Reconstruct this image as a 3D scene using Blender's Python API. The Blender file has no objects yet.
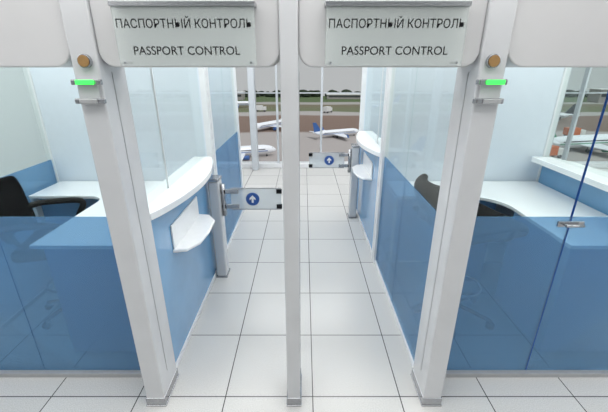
import bpy, bmesh, math, random
from math import radians, sin, cos, pi
from mathutils import Vector, Matrix
random.seed(4)
S = bpy.context.scene
S.view_settings.view_transform = 'Standard'
COL = S.collection

# ---------------- materials ----------------
def nm(name):
    m = bpy.data.materials.new(name); m.use_nodes = True
    nt = m.node_tree
    return m, nt, nt.nodes['Principled BSDF']
def mat(name, col, rough=.5, metal=0, noise=0, nscale=20, spec=.5, emit=0, coat=0):
    m, nt, b = nm(name)
    b.inputs['Roughness'].default_value = rough
    b.inputs['Metallic'].default_value = metal
    b.inputs['Specular IOR Level'].default_value = spec
    b.inputs['Base Color'].default_value = (*col, 1)
    b.inputs['Coat Weight'].default_value = coat
    b.inputs['Coat Roughness'].default_value = .08
    if noise:
        tc = nt.nodes.new('ShaderNodeTexCoord')
        n = nt.nodes.new('ShaderNodeTexNoise'); n.inputs['Scale'].default_value = nscale
        r = nt.nodes.new('ShaderNodeValToRGB')
        r.color_ramp.elements[0].position = .3; r.color_ramp.elements[1].position = .7
        r.color_ramp.elements[0].color = (*[c*(1-noise) for c in col], 1)
        r.color_ramp.elements[1].color = (*[min(1, c*(1+noise*.4)) for c in col], 1)
        nt.links.new(tc.outputs['Object'], n.inputs['Vector'])
        nt.links.new(n.outputs['Fac'], r.inputs['Fac'])
        nt.links.new(r.outputs['Color'], b.inputs['Base Color'])
    if emit:
        b.inputs['Emission Color'].default_value = (*col, 1)
        b.inputs['Emission Strength'].default_value = emit
    return m
def glassmat(name, tint, body, bodyfac, gloss=.08, rough=.02, fk=.35):
    m = bpy.data.materials.new(name); m.use_nodes = True
    nt = m.node_tree; nt.nodes.clear(); N = nt.nodes.new; L = nt.links.new
    out = N('ShaderNodeOutputMaterial')
    tr = N('ShaderNodeBsdfTransparent'); tr.inputs['Color'].default_value = (*tint, 1)
    df = N('ShaderNodeBsdfDiffuse'); df.inputs['Color'].default_value = (*body, 1)
    gl = N('ShaderNodeBsdfGlossy'); gl.inputs['Roughness'].default_value = rough
    lw = N('ShaderNodeLayerWeight'); lw.inputs['Blend'].default_value = .2
    mr = N('ShaderNodeMath'); mr.operation = 'MULTIPLY_ADD'
    mr.inputs[1].default_value = fk; mr.inputs[2].default_value = gloss*.5
    L(lw.outputs['Fresnel'], mr.inputs[0])
    m1 = N('ShaderNodeMixShader'); m1.inputs[0].default_value = bodyfac
    L(tr.outputs[0], m1.inputs[1]); L(df.outputs[0], m1.inputs[2])
    m2 = N('ShaderNodeMixShader'); L(mr.outputs[0], m2.inputs[0])
    L(m1.outputs[0], m2.inputs[1]); L(gl.outputs[0], m2.inputs[2])
    L(m2.outputs[0], out.inputs['Surface'])
    return m

WHITE = mat('white_laminate', (.78,.80,.82), .3, noise=.03)
PANEL = mat('white_wall_panel', (.72,.78,.85), .35, noise=.02)
ALU = mat('column_aluminium_paint', (.60,.61,.63), .22, .1, noise=.04, nscale=6, coat=.5)
BEAM = mat('beam_paint', (.56,.56,.57), .35, noise=.03, nscale=4, coat=.2)
STEEL = mat('brushed_steel', (.42,.43,.45), .25, .9, noise=.1, nscale=60)
COUNTER = mat('counter_white', (.90,.92,.94), .18, noise=.02, coat=.4)
BLUE = mat('blue_laminate', (.16,.37,.62), .25, noise=.05, nscale=5, coat=.5)
BLACK = mat('black_fabric', (.004,.004,.005), .9, noise=.4, nscale=90, spec=.1)
BLACKP = mat('black_plastic', (.006,.006,.007), .5, noise=.1, spec=.2)
SIGNBLUE = mat('sign_blue', (.03,.10,.36), .4, noise=.02)
SIGNWHITE = mat('sign_white', (.9,.9,.9), .4, noise=.01)
TEXT = mat('sign_text_dark', (.008,.008,.01), .7, noise=.02, spec=.1)
GREEN = mat('green_lamp', (.05,.9,.1), .3, emit=1.1)
BROWN = mat('brown_button', (.30,.17,.06), .4, noise=.1)
RAIL = mat('sill_grey', (.42,.43,.44), .4, .3, noise=.05)
GLASS = glassmat('clear_glass', (.95,.98,.973), (.7,.8,.8), .002, gloss=.015, fk=.16)
GLASSE = glassmat('window_glass', (.99,.995,.995), (.7,.8,.8), 0, gloss=.01, fk=.06)
FILM = glassmat('blue_film_glass', (.60,.79,.93), (.17,.37,.61), .38, gloss=.06, rough=.02, fk=.5)
EDGE = mat('glass_edge_blue', (.02,.08,.32), .2, noise=.05)
SIGNG = glassmat('sign_glass', (.95,.975,.97), (.70,.74,.73), .28, gloss=.06, rough=.1, fk=.2)
WING = glassmat('wing_glass', (.95,.975,.97), (.80,.84,.88), .42, gloss=.05, rough=.05)
FILL_GLOW = mat('ceiling_fill_glow', (1,.99,.97), .5, emit=3.2)  # emission for the unseen ceiling panels added to light the hall

# floor tile material, tile 0.6 m
def floor_mat():
    m, nt, b = nm('floor_tiles'); N = nt.nodes.new; L = nt.links.new
    tc = N('ShaderNodeTexCoord'); sp = N('ShaderNodeSeparateXYZ'); L(tc.outputs['Object'], sp.inputs[0])
    def edge(sock, off):
        a = N('ShaderNodeMath'); a.operation='SUBTRACT'; L(sock, a.inputs[0]); a.inputs[1].default_value = off
        d = N('ShaderNodeMath'); d.operation='DIVIDE'; L(a.outputs[0], d.inputs[0]); d.inputs[1].default_value = .6
        f = N('ShaderNodeMath'); f.operation='FRACT'; L(d.outputs[0], f.inputs[0])
        s = N('ShaderNodeMath'); s.operation='SUBTRACT'; L(f.outputs[0], s.inputs[0]); s.inputs[1].default_value = .5
        ab = N('ShaderNodeMath'); ab.operation='ABSOLUTE'; L(s.outputs[0], ab.inputs[0])
        g = N('ShaderNodeMath'); g.operation='GREATER_THAN'; L(ab.outputs[0], g.inputs[0]); g.inputs[1].default_value = .4940
        fl = N('ShaderNodeMath'); fl.operation='FLOOR'; L(d.outputs[0], fl.inputs[0])
        return g.outputs[0], fl.outputs[0]
    gx, fx = edge(sp.outputs[0], .127); gy, fy = edge(sp.outputs[1], 2.37)
    mx = N('ShaderNodeMath'); mx.operation='MAXIMUM'; L(gx, mx.inputs[0]); L(gy, mx.inputs[1])
    cb = N('ShaderNodeCombineXYZ'); L(fx, cb.inputs[0]); L(fy, cb.inputs[1])
    wn = N('ShaderNodeTexWhiteNoise'); L(cb.outputs[0], wn.inputs['Vector'])
    n = N('ShaderNodeTexNoise'); n.inputs['Scale'].default_value = 160; n.inputs['Detail'].default_value = 3
    L(tc.outputs['Object'], n.inputs['Vector'])
    r = N('ShaderNodeValToRGB'); r.color_ramp.elements[0].position=.3; r.color_ramp.elements[1].position=.65
    r.color_ramp.elements[0].color=(.53,.53,.52,1); r.color_ramp.elements[1].color=(.70,.70,.69,1)
    L(n.outputs['Fac'], r.inputs['Fac'])
    v = N('ShaderNodeMath'); v.operation='MULTIPLY_ADD'; L(wn.outputs['Value'], v.inputs[0]); v.inputs[1].default_value=.06; v.inputs[2].default_value=.93
    hs = N('ShaderNodeHueSaturation'); L(r.outputs['Color'], hs.inputs['Color']); L(v.outputs[0], hs.inputs['Value'])
    mix = N('ShaderNodeMixRGB'); L(mx.outputs[0], mix.inputs[0]); L(hs.outputs[0], mix.inputs[1]); mix.inputs[2].default_value=(.07,.07,.07,1)
    L(mix.outputs[0], b.inputs['Base Color'])
    b.inputs['Roughness'].default_value = .2
    b.inputs['Specular IOR Level'].default_value = .5
    return m
FLOOR = floor_mat()

# ---------------- helpers ----------------
def root(name, loc=(0,0,0), rot=0):
    e = bpy.data.objects.new(name, None); e.empty_display_size=.1
    e.location = loc; e.rotation_euler = (0,0,rot); COL.objects.link(e); return e
def obj(name, me, m, parent=None, smooth=False):
    o = bpy.data.objects.new(name, me); COL.objects.link(o)
    if m: me.materials.append(m)
    if smooth:
        for p in me.polygons: p.use_smooth = True
    if parent: o.parent = parent
    return o
def bev(o, w, seg=2):
    md = o.modifiers.new('bevel','BEVEL'); md.width=w; md.segments=seg; md.limit_method='ANGLE'
def box(name, x0,x1,y0,y1,z0,z1, m, parent=None, b=0, seg=2):
    x0,x1=min(x0,x1),max(x0,x1); y0,y1=min(y0,y1),max(y0,y1)
    cx,cy,cz=(x0+x1)/2,(y0+y1)/2,(z0+z1)/2
    bm = bmesh.new(); bmesh.ops.create_cube(bm, size=1)
    bmesh.ops.scale(bm, vec=(x1-x0,y1-y0,z1-z0), verts=bm.verts)
    me = bpy.data.meshes.new(name); bm.to_mesh(me); bm.free()
    o = obj(name, me, m, parent); o.location=(cx,cy,cz)
    if b: bev(o,b,seg)
    return o
def prism(name, pts, axis, a0, a1, m, parent=None, b=0, smooth=False):
    def mk(p,a):
        return {'z':(p[0],p[1],a),'y':(p[0],a,p[1]),'x':(a,p[0],p[1])}[axis]
    bm = bmesh.new()
    v0=[bm.verts.new(mk(p,a0)) for p in pts]; v1=[bm.verts.new(mk(p,a1)) for p in pts]
    bm.faces.new(v0); bm.faces.new(list(reversed(v1)))
    n=len(pts)
    for i in range(n): bm.faces.new([v0[i],v1[i],v1[(i+1)%n],v0[(i+1)%n]])
    bmesh.ops.recalc_face_normals(bm, faces=bm.faces)
    me=bpy.data.meshes.new(name); bm.to_mesh(me); bm.free()
    o=obj(name,me,m,parent)
    if b: bev(o,b)
    return o
def cyl(name, p0, p1, r, m, parent=None, r2=None, seg=24, b=0):
    p0,p1=Vector(p0),Vector(p1); d=p1-p0
    bm=bmesh.new(); bmesh.ops.create_cone(bm,cap_ends=True,segments=seg,radius1=r,radius2=r if r2 is None else r2,depth=d.length)
    me=bpy.data.meshes.new(name); bm.to_mesh(me); bm.free()
    o=obj(name,me,m,parent); o.location=(p0+p1)/2
    o.rotation_euler=d.to_track_quat('Z','Y').to_euler()
    for p in me.polygons: p.use_smooth = len(p.vertices)==4
    if b: bev(o,b)
    return o
def tube(name, pts, r, m, parent=None, cyclic=False):
    c=bpy.data.curves.new(name,'CURVE'); c.dimensions='3D'; c.bevel_depth=r; c.bevel_resolution=4; c.use_fill_caps=True
    s=c.splines.new('NURBS'); s.points.add(len(pts)-1)
    for i,p in enumerate(pts): s.points[i].co=(*p,1)
    s.use_endpoint_u=True; s.order_u=3; s.use_cyclic_u=cyclic
    o=bpy.data.objects.new(name,c); COL.objects.link(o); c.materials.append(m)
    if parent: o.parent=parent
    return o

# ---------------- room ----------------
XL=-4.6; RX=9.0; YB=-4.0; YF=7.9; HC=3.1
fl=box('floor',XL,RX,YB,YF+.25,-.2,0,FLOOR)
fl.data.transform(Matrix.Translation(fl.location)); fl.location=(0,0,0)
CEIL=mat('ceiling_paint',(.75,.76,.77),.8,noise=.03)
WALLM=mat('wall_paint',(.60,.63,.65),.6,noise=.03)
box('ceiling',XL,RX,YB,YF+.25,HC,HC+.15,CEIL)
box('wall_left',XL-.15,XL,YB,YF+.25,-.2,HC,WALLM)
box('baseboard_left',XL,XL+.015,YB,YF-.15,0,.1,RAIL)
box('wall_right',RX,RX+.15,YB,YF+.25,-.2,HC,WALLM)
box('wall_rear',XL,RX,YB-.15,YB,-.2,HC,WALLM)
w=root('window_1',(0,YF,0))
MUL=mat('mullion_paint',(.55,.59,.63),.4,.2,noise=.03)
box('sill',XL,RX,-.12,.12,0,.10,WHITE,w,.01)
box('head',XL,RX,-.05,.08,HC-.25,HC,WHITE,w)
box('glazing',XL,RX,.0,.012,.10,HC-.25,GLASSE,w)
for x in (-4.4,-3.3,-2.2,-.52,.45,2.0,3.35,4.7,6.05,7.4,8.75):
    box('mullion',x-.022,x+.022,-.06,.06,.10,HC-.25,MUL,w,.005)
box('transom',XL,RX,-.04,.04,1.62,1.64,MUL,w,.003)
for xc in (-1.02,5.4):
    box('structural_post',xc-.07,xc+.07,-.34,-.14,0,HC,MUL,w,.03,4)

for i,(lx,ly) in enumerate([(a,b_) for b_ in (-1.0,1.0,2.75,4.7,6.6) for a in (-3.0,0,3.3,6.6)]):  # out-of-view glowing panels, added and sized to give soft overhead fill
    if ly==-1.0 and lx==0: continue
    r=root('ceiling_fill_light',(lx,ly,HC))
    box('fill_housing',-1.34,1.34,-.64,.64,-.05,-.001,WHITE,r,.01)
    box('fill_panel',-1.30,1.30,-.60,.60,-.062,-.051,FILL_GLOW,r)

# ---------------- portal ----------------
CO=.98; CI=.86; Y0=1.70; Y1=1.95; ZB=2.11; ZT=2.62
def column(x0,x1,name='portal_column'):
    r=root(name,((x0+x1)/2,(Y0+Y1)/2,0)); h=(x1-x0)/2; d=(Y1-Y0)/2
    box('shaft',-h,h,-d,d,.012,ZT,ALU,r,.009,3)
    box('side_groove_a',-h-.002,h+.002,-.02,-.014,.2,ZB-.02,RAIL,r)
    box('base_plate',-h-.008,h+.008,-d-.008,d+.008,0,.012,STEEL,r,.003)
    box('foot_cover',-h-.004,h+.004,-d-.004,d+.004,.012,.07,STEEL,r,.004)
    return r
column(-CO,-CI); column(-.0425,.0425); column(CI,CO)
def rounded_beam(x0,x1,rl=.07,rr=.07):
    r=root('portal_beam',((x0+x1)/2,Y0+.02,0)); h=(x1-x0)/2
    pts=[(-h,ZT)]
    if rl:
        for i in range(9):
            a=pi+ (pi/2)*i/8; pts.append((-h+rl+rl*cos(a), ZB+rl+rl*sin(a)))
    else: pts.append((-h,ZB))
    if rr:
        for i in range(9):
            a=1.5*pi+(pi/2)*i/8; pts.append((h-rr+rr*cos(a), ZB+rr+rr*sin(a)))
    else: pts.append((h,ZB))
    pts.append((h,ZT))
    prism('fascia',pts,'y',0,.2,BEAM,r,.006)
    return r
rounded_beam(-CI+.001,-.0435); rounded_beam(.0435,CI-.001)
rounded_beam(-4.59,-CO-.001,0,.09); rounded_beam(CO+.001,4.6,.09,0)

def sign(xc):
    r=root('passport_control_sign',(xc,1.66,0))
    box('panel',-.298,.298,-.006,.006,2.115,2.345,SIGNG,r,.001)
    box('backing',-.285,.285,.0105,.020,2.345,2.50,SIGNG,r,.001)
    box('top_rail',-.303,.303,-.012,.058,2.345,2.365,STEEL,r,.002)
    for sx in (-.275,.275):
        cyl('standoff',(sx,-.010,2.128),(sx,.058,2.128),.005,STEEL,r)
    for body,w_,z in (('ПАСПОРТНЫЙ КОНТРОЛЬ',.572,2.264),('PASSPORT CONTROL',.458,2.160)):
        c=bpy.data.curves.new('lettering','FONT'); c.body=body; c.align_x='CENTER'; c.size=.05; c.extrude=.0004; c.offset=0; c.resolution_u=6
        o=bpy.data.objects.new('lettering',c); COL.objects.link(o); c.materials.append(TEXT)
        bpy.context.view_layer.update()
        s=w_/o.dimensions.x
        hh=.035/(.05*.73)
        o.scale=(s,hh,1); o.rotation_euler=(pi/2,0,0); o.parent=r; o.location=(0,-.0068,z)
    return r
sign(-.440); sign(.458)

def signal(xc,s):
    r=root('signal_light',(xc,Y0-.013,0))
    for z,on in ((2.047,True),(1.965,False)):
        box('bracket',-.062,.074 if s>0 else .062,-.022,-.001,z-.012,z+.012,STEEL,r,.004)
        if s<0: box('bracket_end',-.074,-.062,-.022,-.001,z-.012,z+.012,STEEL,r,.003)
        box('lens',-.035,.045,-.034,-.022,z-.010,z+.010,GREEN if on else RAIL,r,.003)
    box('back_plate',-.045,.045,-.001,.012,1.95,2.06,ALU,r,.001)
    cyl('button_ring',(s*.01,-.008,2.135),(s*.01,.012,2.135),.030,STEEL,r,b=.002)
    cyl('button',(s*.01,-.013,2.135),(s*.01,-.008,2.135),.025,BROWN,r,b=.002)
signal(-.92,1); signal(.92,-1)

# ---------------- booths ----------------
XI=.90; XO=2.56; FZ=1.26; TZ=2.45
def booth(s,y0,y1,counter_in,front=True):
    r=root('passport_booth',(0,0,0))
    P=.025
    for x,y in ((XI,y0),(XO,y0),(XI,y1),(XO,y1)):
        if front and y==y0 and x==XI: continue
        box('post',s*(x-P),s*(x+P*1.4),y-P,y+P,0,TZ,WHITE,r,.004)
    box('sill_front',s*XI,s*XO,y0-.04,y0+.02,0,.035,RAIL,r,.003)
    box('sill_lane',s*(XI-.012),s*(XI+.03),y0,y1,0,.04,WHITE,r,.003)
    box('sill_outer',s*(XO-.02),s*(XO+.02),y0,y1,0,.04,RAIL,r,.003)
    box('head_front',s*XI,s*XO,y0-.02,y0+.02,TZ-.05,TZ,WHITE,r)
    box('head_lane',s*(XI-.015),s*(XI+.02),y0,y1,TZ-.05,TZ,WHITE,r)
    box('head_outer',s*(XO-.02),s*(XO+.02),y0,y1,TZ-.05,TZ,WHITE,r)
    box('back_panel',s*(XI+.03),s*(XO-.025),y1-.015,y1+.015,.0,TZ,PANEL,r)
    if counter_in:
        box('lane_panel',s*(XI),s*(XI+.025),y0+.0,y1-.025,.04,FZ-.03,BLUE,r)
        box('lane_glass',s*(XI+.045),s*(XI+.053),y0+.02,y1-.025,FZ+.012,TZ-.05,GLASS,r)
        box('glass_joint',s*(XI+.042),s*(XI+.056),y0+.52,y0+.526,FZ+.012,TZ-.05,WHITE,r)
    else:
        n=2
        for i in range(n):
            a=y0+.03+(y1-y0-.05)*i/n; b_=y0+.03+(y1-y0-.05)*(i+1)/n-.006
            box('lane_film',s*(XI),s*(XI+.01),a,b_,.04,FZ,FILM,r)
            box('lane_glass',s*(XI),s*(XI+.01),a,b_,FZ,TZ-.05,GLASS,r)
    box('outer_film',s*(XO-.01),s*XO,y0+.03,y1-.03,.04,FZ-.03,BLUE if not counter_in else FILM,r)
    box('outer_glass',s*(XO-.01),s*XO,y0+.03,y1-.03,FZ-.03,TZ-.05,GLASS,r)
    if front:
        dx = 1.70 if s>0 else 1.84
        segs=((.93,dx),(dx+.005,XO-.03))
        for a,b_ in segs:
            box('front_film',s*a,s*b_,y0-.005,y0+.005,.036,FZ,FILM,r)
            box('front_glass',s*a,s*b_,y0-.005,y0+.005,FZ,TZ-.05,GLASS,r)
        if s>0:
            box('door_edge',s*(dx-.000),s*(dx+.004),y0-.007,y0+.007,.036,TZ-.05,EDGE,r)
        hx = 1.70 if s>0 else 1.98
        box('handle_plate',s*(hx-.08),s*(hx+.08),y0-.018,y0-.006,FZ-.060,FZ-.024,STEEL,r,.003)
        cyl('handle_lever',(s*(hx-.05),y0-.045,FZ-.042),(s*(hx+.06),y0-.045,FZ-.042),.008,STEEL,r)
        cyl('handle_neck',(s*(hx-.04),y0-.045,FZ-.042),(s*(hx-.04),y0-.01,FZ-.042),.008,STEEL,r)
    cx = XI if counter_in else XO
    d = -1 if counter_in else 1
    pts=[]; n=24; ya,yb=y0+.03,y1-.06
    for i in range(n+1):
        t=i/n; pts.append((s*(cx+d*(.015+.14*sin(pi*t)**.8)), ya+(yb-ya)*t))
    pts += [(s*(cx-d*.16),yb),(s*(cx-d*.16),ya)]
    prism('service_counter_top',pts,'z',FZ-.04,FZ+.012,COUNTER,r,.006)
    sy=(y0+y1)/2-.50 if counter_in else (y0+y1)/2-.3
    if y0>3: sy=(y0+y1)/2-.35
    pts=[(s*(cx+d*.001),sy),(s*(cx+d*.10),sy+.02),(s*(cx+d*.17),sy+.14),(s*(cx+d*.19),sy+.34),(s*(cx+d*.18),sy+.56),(s*(cx+d*.10),sy+.68),(s*(cx+d*.001),sy+.70)]
    prism('bag_shelf',pts,'z',.84,.865,COUNTER,r,.008)
    box('bag_shelf_back',s*(cx+d*.001),s*(cx+d*.014),sy+.02,sy+.66,.84,1.05,COUNTER,r,.004)
    if front:
        DZ=1.0
        if counter_in: a0,a1 = 1.78, XI+.06
        else: a0,a1 = 1.86, XO-.03
        yb0=y1-.03; ybf=y1-.50; yf=y0+.12
        far = XO-.05 if counter_in else XI+.04
        cs = 1 if counter_in else -1
        R=.16 if counter_in else .3
        q=[(a1,yf),(a1,yb0),(far,yb0),(far,ybf)]
        ccx,ccy=a0+cs*R, ybf-R
        for i in range(11):
            a=pi/2*i/10
            q.append((ccx-cs*R*sin(a), ccy+R*cos(a)))
        q.append((a0,yf))
        pts=[(s*x,y) for x,y in q]
        prism('desk_top',pts,'z',DZ-.03,DZ,COUNTER,r,.005)
        off=.05*(-cs)
        box('desk_side_cabinet',s*(a0+off),s*a1 if not counter_in else s*(a1-.02),yf+.05,yf+.75,.04,DZ-.03,BLUE,r,.004)
        box('desk_back_cabinet',s*(a0+off),s*(a0+off+cs*.45),ybf+.05,yb0,.04,DZ-.03,BLUE,r,.004)
        box('desk_back_panel',s*min(a0,far),s*max(a0,far),ybf+.10,ybf+.12,.25,DZ-.03,BLUE,r)
        box('desk_end_leg',s*(far-.015),s*(far+.015),ybf+.03,yb0,.04,DZ-.03,WHITE,r)
    return r
BY0=1.97; BY1=3.58
booth(-1,BY0,BY1,True); booth(1,BY0,BY1,False)
booth(-1,3.66,5.15,False,front=False); booth(1,3.66,5.2,True,front=False)

# ---------------- chairs ----------------
def chair(loc,rot,seat=.72,bh=.46,arms=.27,sc=1):
    r=root('office_chair',(loc[0],loc[1],0),rot); r.scale=(sc,sc,1)
    for i in range(5):
        a=2*pi*i/5+.3
        tube('base_leg',[(0,0,.11),(.15*cos(a),.15*sin(a),.10),(.27*cos(a),.27*sin(a),.07)],.016,BLACKP,r)
        cyl('caster',(.27*cos(a)-.02*sin(a),.27*sin(a)+.02*cos(a),.028),(.27*cos(a)+.02*sin(a),.27*sin(a)-.02*cos(a),.028),.028,BLACKP,r)
    cyl('gas_column',(0,0,.10),(0,0,seat-.07),.025,STEEL,r)
    tube('foot_ring',[(.17*cos(2*pi*i/10),.17*sin(2*pi*i/10),.32) for i in range(10)],.01,STEEL,r,True)
    box('seat_plate',-.12,.12,-.12,.12,seat-.08,seat-.05,BLACKP,r,.01)
    box('seat',-.25,.28,-.26,.26,seat-.06,seat+.05,BLACK,r,.05,5)
    bm=bmesh.new(); n,mz=12,10; rows=[]
    for j in range(mz+1):
        v=j/mz; z=seat+.10+bh*v
        hw=.26*(1-.35*max(0,(v-.55)/.45)**2.2)*(1-.2*max(0,(.3-v)/.3)**2)
        rows.append([bm.verts.new((-.30+.10*(u*u)-.05*v+.03*sin(pi*v)*-1,hw*u,z)) for u in [(-1+2*i/n) for i in range(n+1)]])
    for j in range(mz):
        for i in range(n): bm.faces.new([rows[j][i],rows[j][i+1],rows[j+1][i+1],rows[j+1][i]])
    me=bpy.data.meshes.new('backrest'); bm.to_mesh(me); bm.free()
    o=obj('backrest',me,BLACK,r,True)
    sd=o.modifiers.new('t','SOLIDIFY'); sd.thickness=.05; sd.offset=0
    sb=o.modifiers.new('s','SUBSURF'); sb.levels=1; sb.render_levels=2
    tube('back_bracket',[(-.05,0,seat-.06),(-.28,0,seat-.04),(-.33,0,seat+.1),(-.33,0,seat+.25)],.018,BLACKP,r)
    for sgn in (-1,1):
        y=sgn*.29
        tube('armrest',[(.05,sgn*.2,seat-.05),(.06,y,seat-.03),(.09,y,seat+.1),(.18,y,seat+arms-.03),(.12,y,seat+arms),(-.12,y,seat+arms),(-.22,y,seat+arms-.01),(-.29,sgn*.2,seat+arms-.02)],.026,BLACKP,r)
    return r
chair((-2.06,2.70),radians(14)); chair((1.43,2.66),radians(16),.93,.27,.08,1.2)

# ---------------- gates ----------------
def gate(xp,y,s):
    r=root('turnstile_gate',(xp,y,0))
    box('post',-.055,.055,-.075,.075,.01,1.08,ALU,r,.02,4)
    box('post_cap',-.058,.058,-.078,.078,1.08,1.11,STEEL,r,.008)
    box('post_base',-.062,.062,-.086,.086,0,.02,STEEL,r,.004)
    box('post_slot',s*.054,s*.058,-.012,.012,.7,1.04,BLACKP,r)
    cyl('pivot',(s*.075,0,.70),(s*.075,0,1.04),.022,STEEL,r)
    for z in (.80,.96):
        box('hinge',s*.05,s*.10,-.018,.018,z-.020,z+.020,BLACKP,r,.003)
        box('clamp',s*.08,s*.23,-.016,.016,z-.022,z+.022,STEEL,r,.004)
        box('end_clip',s*.61,s*.665,-.014,.014,z-.022,z+.022,BLACKP,r,.003)
    box('glass_wing',s*.15,s*.66,-.005,.005,.77,.99,WING,r,.002)
    for z in (.768,.992): box('wing_trim',s*.15,s*.66,-.007,.007,z-.005,z+.005,STEEL,r,.002)
    cx=s*.37
    cyl('arrow_disc',(cx,-.012,.88),(cx,-.005,.88),.068,SIGNBLUE,r,seg=40)
    a=[(cx-.010,.843),(cx+.010,.843),(cx+.010,.885),(cx+.030,.870),(cx+.030,.892),(cx,.922),(cx-.030,.892),(cx-.030,.870),(cx-.010,.885)]
    prism('arrow',a,'y',-.016,-.0125,SIGNWHITE,r)
gate(-.822,3.33,1); gate(.80,4.95,-1)

# ---------------- exterior ----------------
GZ=-18
def ground_mat():
    m,nt,b=nm('airfield_ground'); N=nt.nodes.new; L=nt.links.new
    tc=N('ShaderNodeTexCoord'); sp=N('ShaderNodeSeparateXYZ'); L(tc.outputs['Object'],sp.inputs[0])
    n=N('ShaderNodeTexNoise'); n.inputs['Scale'].default_value=.03; L(tc.outputs['Object'],n.inputs['Vector'])
    ad=N('ShaderNodeMath'); ad.operation='MULTIPLY_ADD'; L(n.outputs['Fac'],ad.inputs[0]); ad.inputs[1].default_value=14; L(sp.outputs[1],ad.inputs[2])
    mr=N('ShaderNodeMapRange'); L(ad.outputs[0],mr.inputs[0]); mr.inputs[1].default_value=0; mr.inputs[2].default_value=320
    r=N('ShaderNodeValToRGB'); r.color_ramp.interpolation='LINEAR'
    cr=r.color_ramp; cr.elements[0].position=0; cr.elements[0].color=(.38,.34,.32,1)
    cr.elements[1].position=1; cr.elements[1].color=(.08,.12,.04,1)
    for p,c in ((.40,(.40,.36,.34)),(.41,(.19,.125,.095)),(.54,(.21,.14,.105)),(.55,(.40,.37,.35)),(.59,(.40,.37,.35)),(.60,(.13,.15,.07)),(.72,(.16,.13,.08)),(.73,(.36,.34,.31)),(.77,(.33,.31,.28)),(.78,(.08,.12,.04))):
        e=cr.elements.new(p); e.color=(*c,1)
    L(mr.outputs[0],r.inputs['Fac']); L(r.outputs['Color'],b.inputs['Base Color'])
    b.inputs['Roughness'].default_value=.9
    return m
g=box('airfield_ground',-400,400,14,300,GZ-.5,GZ,ground_mat())
g.data.transform(Matrix.Translation(g.location)); g.location=(0,0,0)

TREE=mat('tree_foliage',(.025,.04,.018),.9,noise=.5,nscale=.3)
bm=bmesh.new()
for i in range(420):
    x=random.uniform(-390,390); y=random.uniform(284,298); q=random.uniform(1.6,3.1)
    M=Matrix.Translation((x,y,GZ+q*.75))@Matrix.Diagonal((q*1.5,q,q,1))
    bmesh.ops.create_icosphere(bm,subdivisions=2,radius=1,matrix=M)
for v in bm.verts: v.co += Vector((random.uniform(-.3,.3),random.uniform(-.3,.3),random.uniform(-.3,.3)))
me=bpy.data.meshes.new('tree_line'); bm.to_mesh(me); bm.free(); obj('tree_line',me,TREE)

PW=mat('aircraft_white',(.85,.87,.90),.3,noise=.03)
PG=mat('aircraft_green',(.05,.30,.16),.4,noise=.05); PB=mat('aircraft_blue',(.04,.12,.35),.4,noise=.05); PD=mat('aircraft_dark',(.04,.045,.05),.3,noise=.05)
def airplane(loc,rot,sc,tailmat):
    r=root('airplane',loc,rot); r.scale=(sc,)*3
    st=[(-17,.15,3.9),(-15,.7,3.7),(-12,1.3,3.35),(-8,1.8,3.1),(-3,1.95,3.0),(8,1.95,3.0),(12,1.9,3.0),(14.5,1.55,2.85),(16,1.0,2.65),(16.8,.45,2.5),(17,.05,2.45)]
    bm=bmesh.new(); rings=[]
    for x,rr,z in st: rings.append([bm.verts.new((x,rr*cos(2*pi*k/20),z+rr*sin(2*pi*k/20))) for k in range(20)])
    for a,b_ in zip(rings,rings[1:]):
        for k in range(20): bm.faces.new([a[k],a[(k+1)%20],b_[(k+1)%20],b_[k]])
    bm.faces.new(rings[0]); bm.faces.new(rings[-1]); bmesh.ops.recalc_face_normals(bm,faces=bm.faces)
    me=bpy.data.meshes.new('fuselage'); bm.to_mesh(me); bm.free(); obj('fuselage',me,PW,r,True)
    for s in (-1,1):
        prism('wing',[(4,s*1.5),(-.5,s*16),(-2,s*16),(-3.5,s*1.5)],'z',2.1,2.4,PW,r,.08)
        prism('stabiliser',[(-12.5,s*.6),(-15.5,s*6),(-16.8,s*6),(-16,s*.6)],'z',3.9,4.1,PW,r,.05)
        cyl('engine',(4.5,s*5.5,1.35),(1,s*5.5,1.35),.95,tailmat,r,.65)
        prism('winglet',[(-.6,2.3),(-1.6,4.3),(-2.3,4.3),(-2,2.3)],'y',s*15.9,s*16.05,tailmat,r)
        cyl('main_gear',(-1.2,s*2.6-.3,.55),(-1.2,s*2.6+.3,.55),.55,PD,r); cyl('gear_strut',(-1.2,s*2.6,.5),(-1.2,s*2.3,2.2),.15,PD,r)
        box('window_row',-10,12,s*1.87,s*1.945,3.25,3.55,PD,r)
        box('cheatline',-11,13,s*1.80,s*1.96,2.6,2.85,tailmat,r)
    prism('tail_fin',[(-11,4.5),(-15,10),(-17.2,10),(-16,3.9)],'y',-.15,.15,tailmat,r)
    cyl('nose_gear',(13,-.2,.4),(13,.2,.4),.4,PD,r); cyl('nose_strut',(13,0,.4),(13,0,1.6),.12,PD,r)
    box('cockpit_glass',14.6,15.4,-.95,.95,3.35,3.75,PD,r,.1)
airplane((-16.5,83,GZ),radians(20),.6,PB)
airplane((-11.5,128,GZ),radians(235),.6,PB)
airplane((10.5,112,GZ),radians(25),.5,PB)
airplane((74,92,GZ),radians(12),.85,PG)
airplane((100,150,GZ),radians(170),.7,PD)
airplane((-40,205,GZ),radians(10),.7,PB)
TR=mat('truck_orange',(.6,.14,.03),.5,noise=.05); TY=mat('truck_white',(.7,.7,.68),.5,noise=.05)
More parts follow.
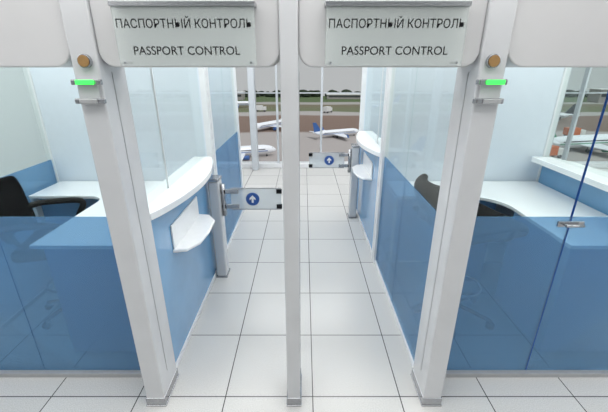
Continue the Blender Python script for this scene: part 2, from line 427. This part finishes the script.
def truck(loc,rot,m):
    r=root('service_truck',loc,rot)
    box('cargo_body',-3,1,-1.1,1.1,.8,3.0,m,r,.08); box('cab',1.1,2.8,-1.05,1.05,.7,2.4,TY,r,.2); box('windscreen',2.5,2.82,-.9,.9,1.6,2.2,PD,r)
    for x in (-2,1.9):
        for s in (-1,1): cyl('wheel',(x,s*.8,.45),(x,s*1.1,.45),.45,PD,r)
for l,ro,m in (((60,84,GZ),.2,TR),((-22,185,GZ),0,TY),((12,180,GZ),1,TY),((86,112,GZ),0,TR)): truck(l,ro,m)
BLD=mat('terminal_cladding',(.35,.33,.31),.7,noise=.1,nscale=.5)
def hangar(x,y,w_,h):
    r=root('airfield_building',(x,y,GZ))
    box('hall',-w_/2,w_/2,-5,5,0,h,BLD,r,.1); box('glazing_band',-w_/2+1,w_/2-1,-5.1,-5.0,h*.45,h*.75,PD,r); box('roof',-w_/2-.5,w_/2+.5,-5.5,5.5,h,h+.4,TY,r)
hangar(-60,262,34,5); hangar(30,270,26,3); hangar(150,262,40,6); hangar(205,240,30,8)

# ---------------- world, sun ----------------
W=bpy.data.worlds.new('overcast_sky'); S.world=W; W.use_nodes=True
nt=W.node_tree; bg=nt.nodes['Background']
tc=nt.nodes.new('ShaderNodeTexCoord'); sp=nt.nodes.new('ShaderNodeSeparateXYZ'); r=nt.nodes.new('ShaderNodeValToRGB')
nt.links.new(tc.outputs['Generated'],sp.inputs[0]); nt.links.new(sp.outputs[2],r.inputs['Fac'])
r.color_ramp.elements[0].position=0; r.color_ramp.elements[0].color=(.48,.49,.495,1)
r.color_ramp.elements[1].position=.5; r.color_ramp.elements[1].color=(.54,.58,.62,1)
nt.links.new(r.outputs['Color'],bg.inputs['Color']); bg.inputs['Strength'].default_value=1.0
sl=bpy.data.lights.new('sun','SUN'); sl.energy=1.9; sl.angle=.1; so=bpy.data.objects.new('sun',sl); COL.objects.link(so)
so.rotation_euler=(radians(30),radians(20),0); so.location=(0,30,30)

# ---------------- camera ----------------
cam=bpy.data.cameras.new('camera'); co=bpy.data.objects.new('camera',cam); COL.objects.link(co)
cam.sensor_width=36; cam.lens=350/608*36; cam.clip_end=1000
co.location=(.067,0,2.1); co.rotation_euler=(radians(90-21.3),0,0)
S.camera=co
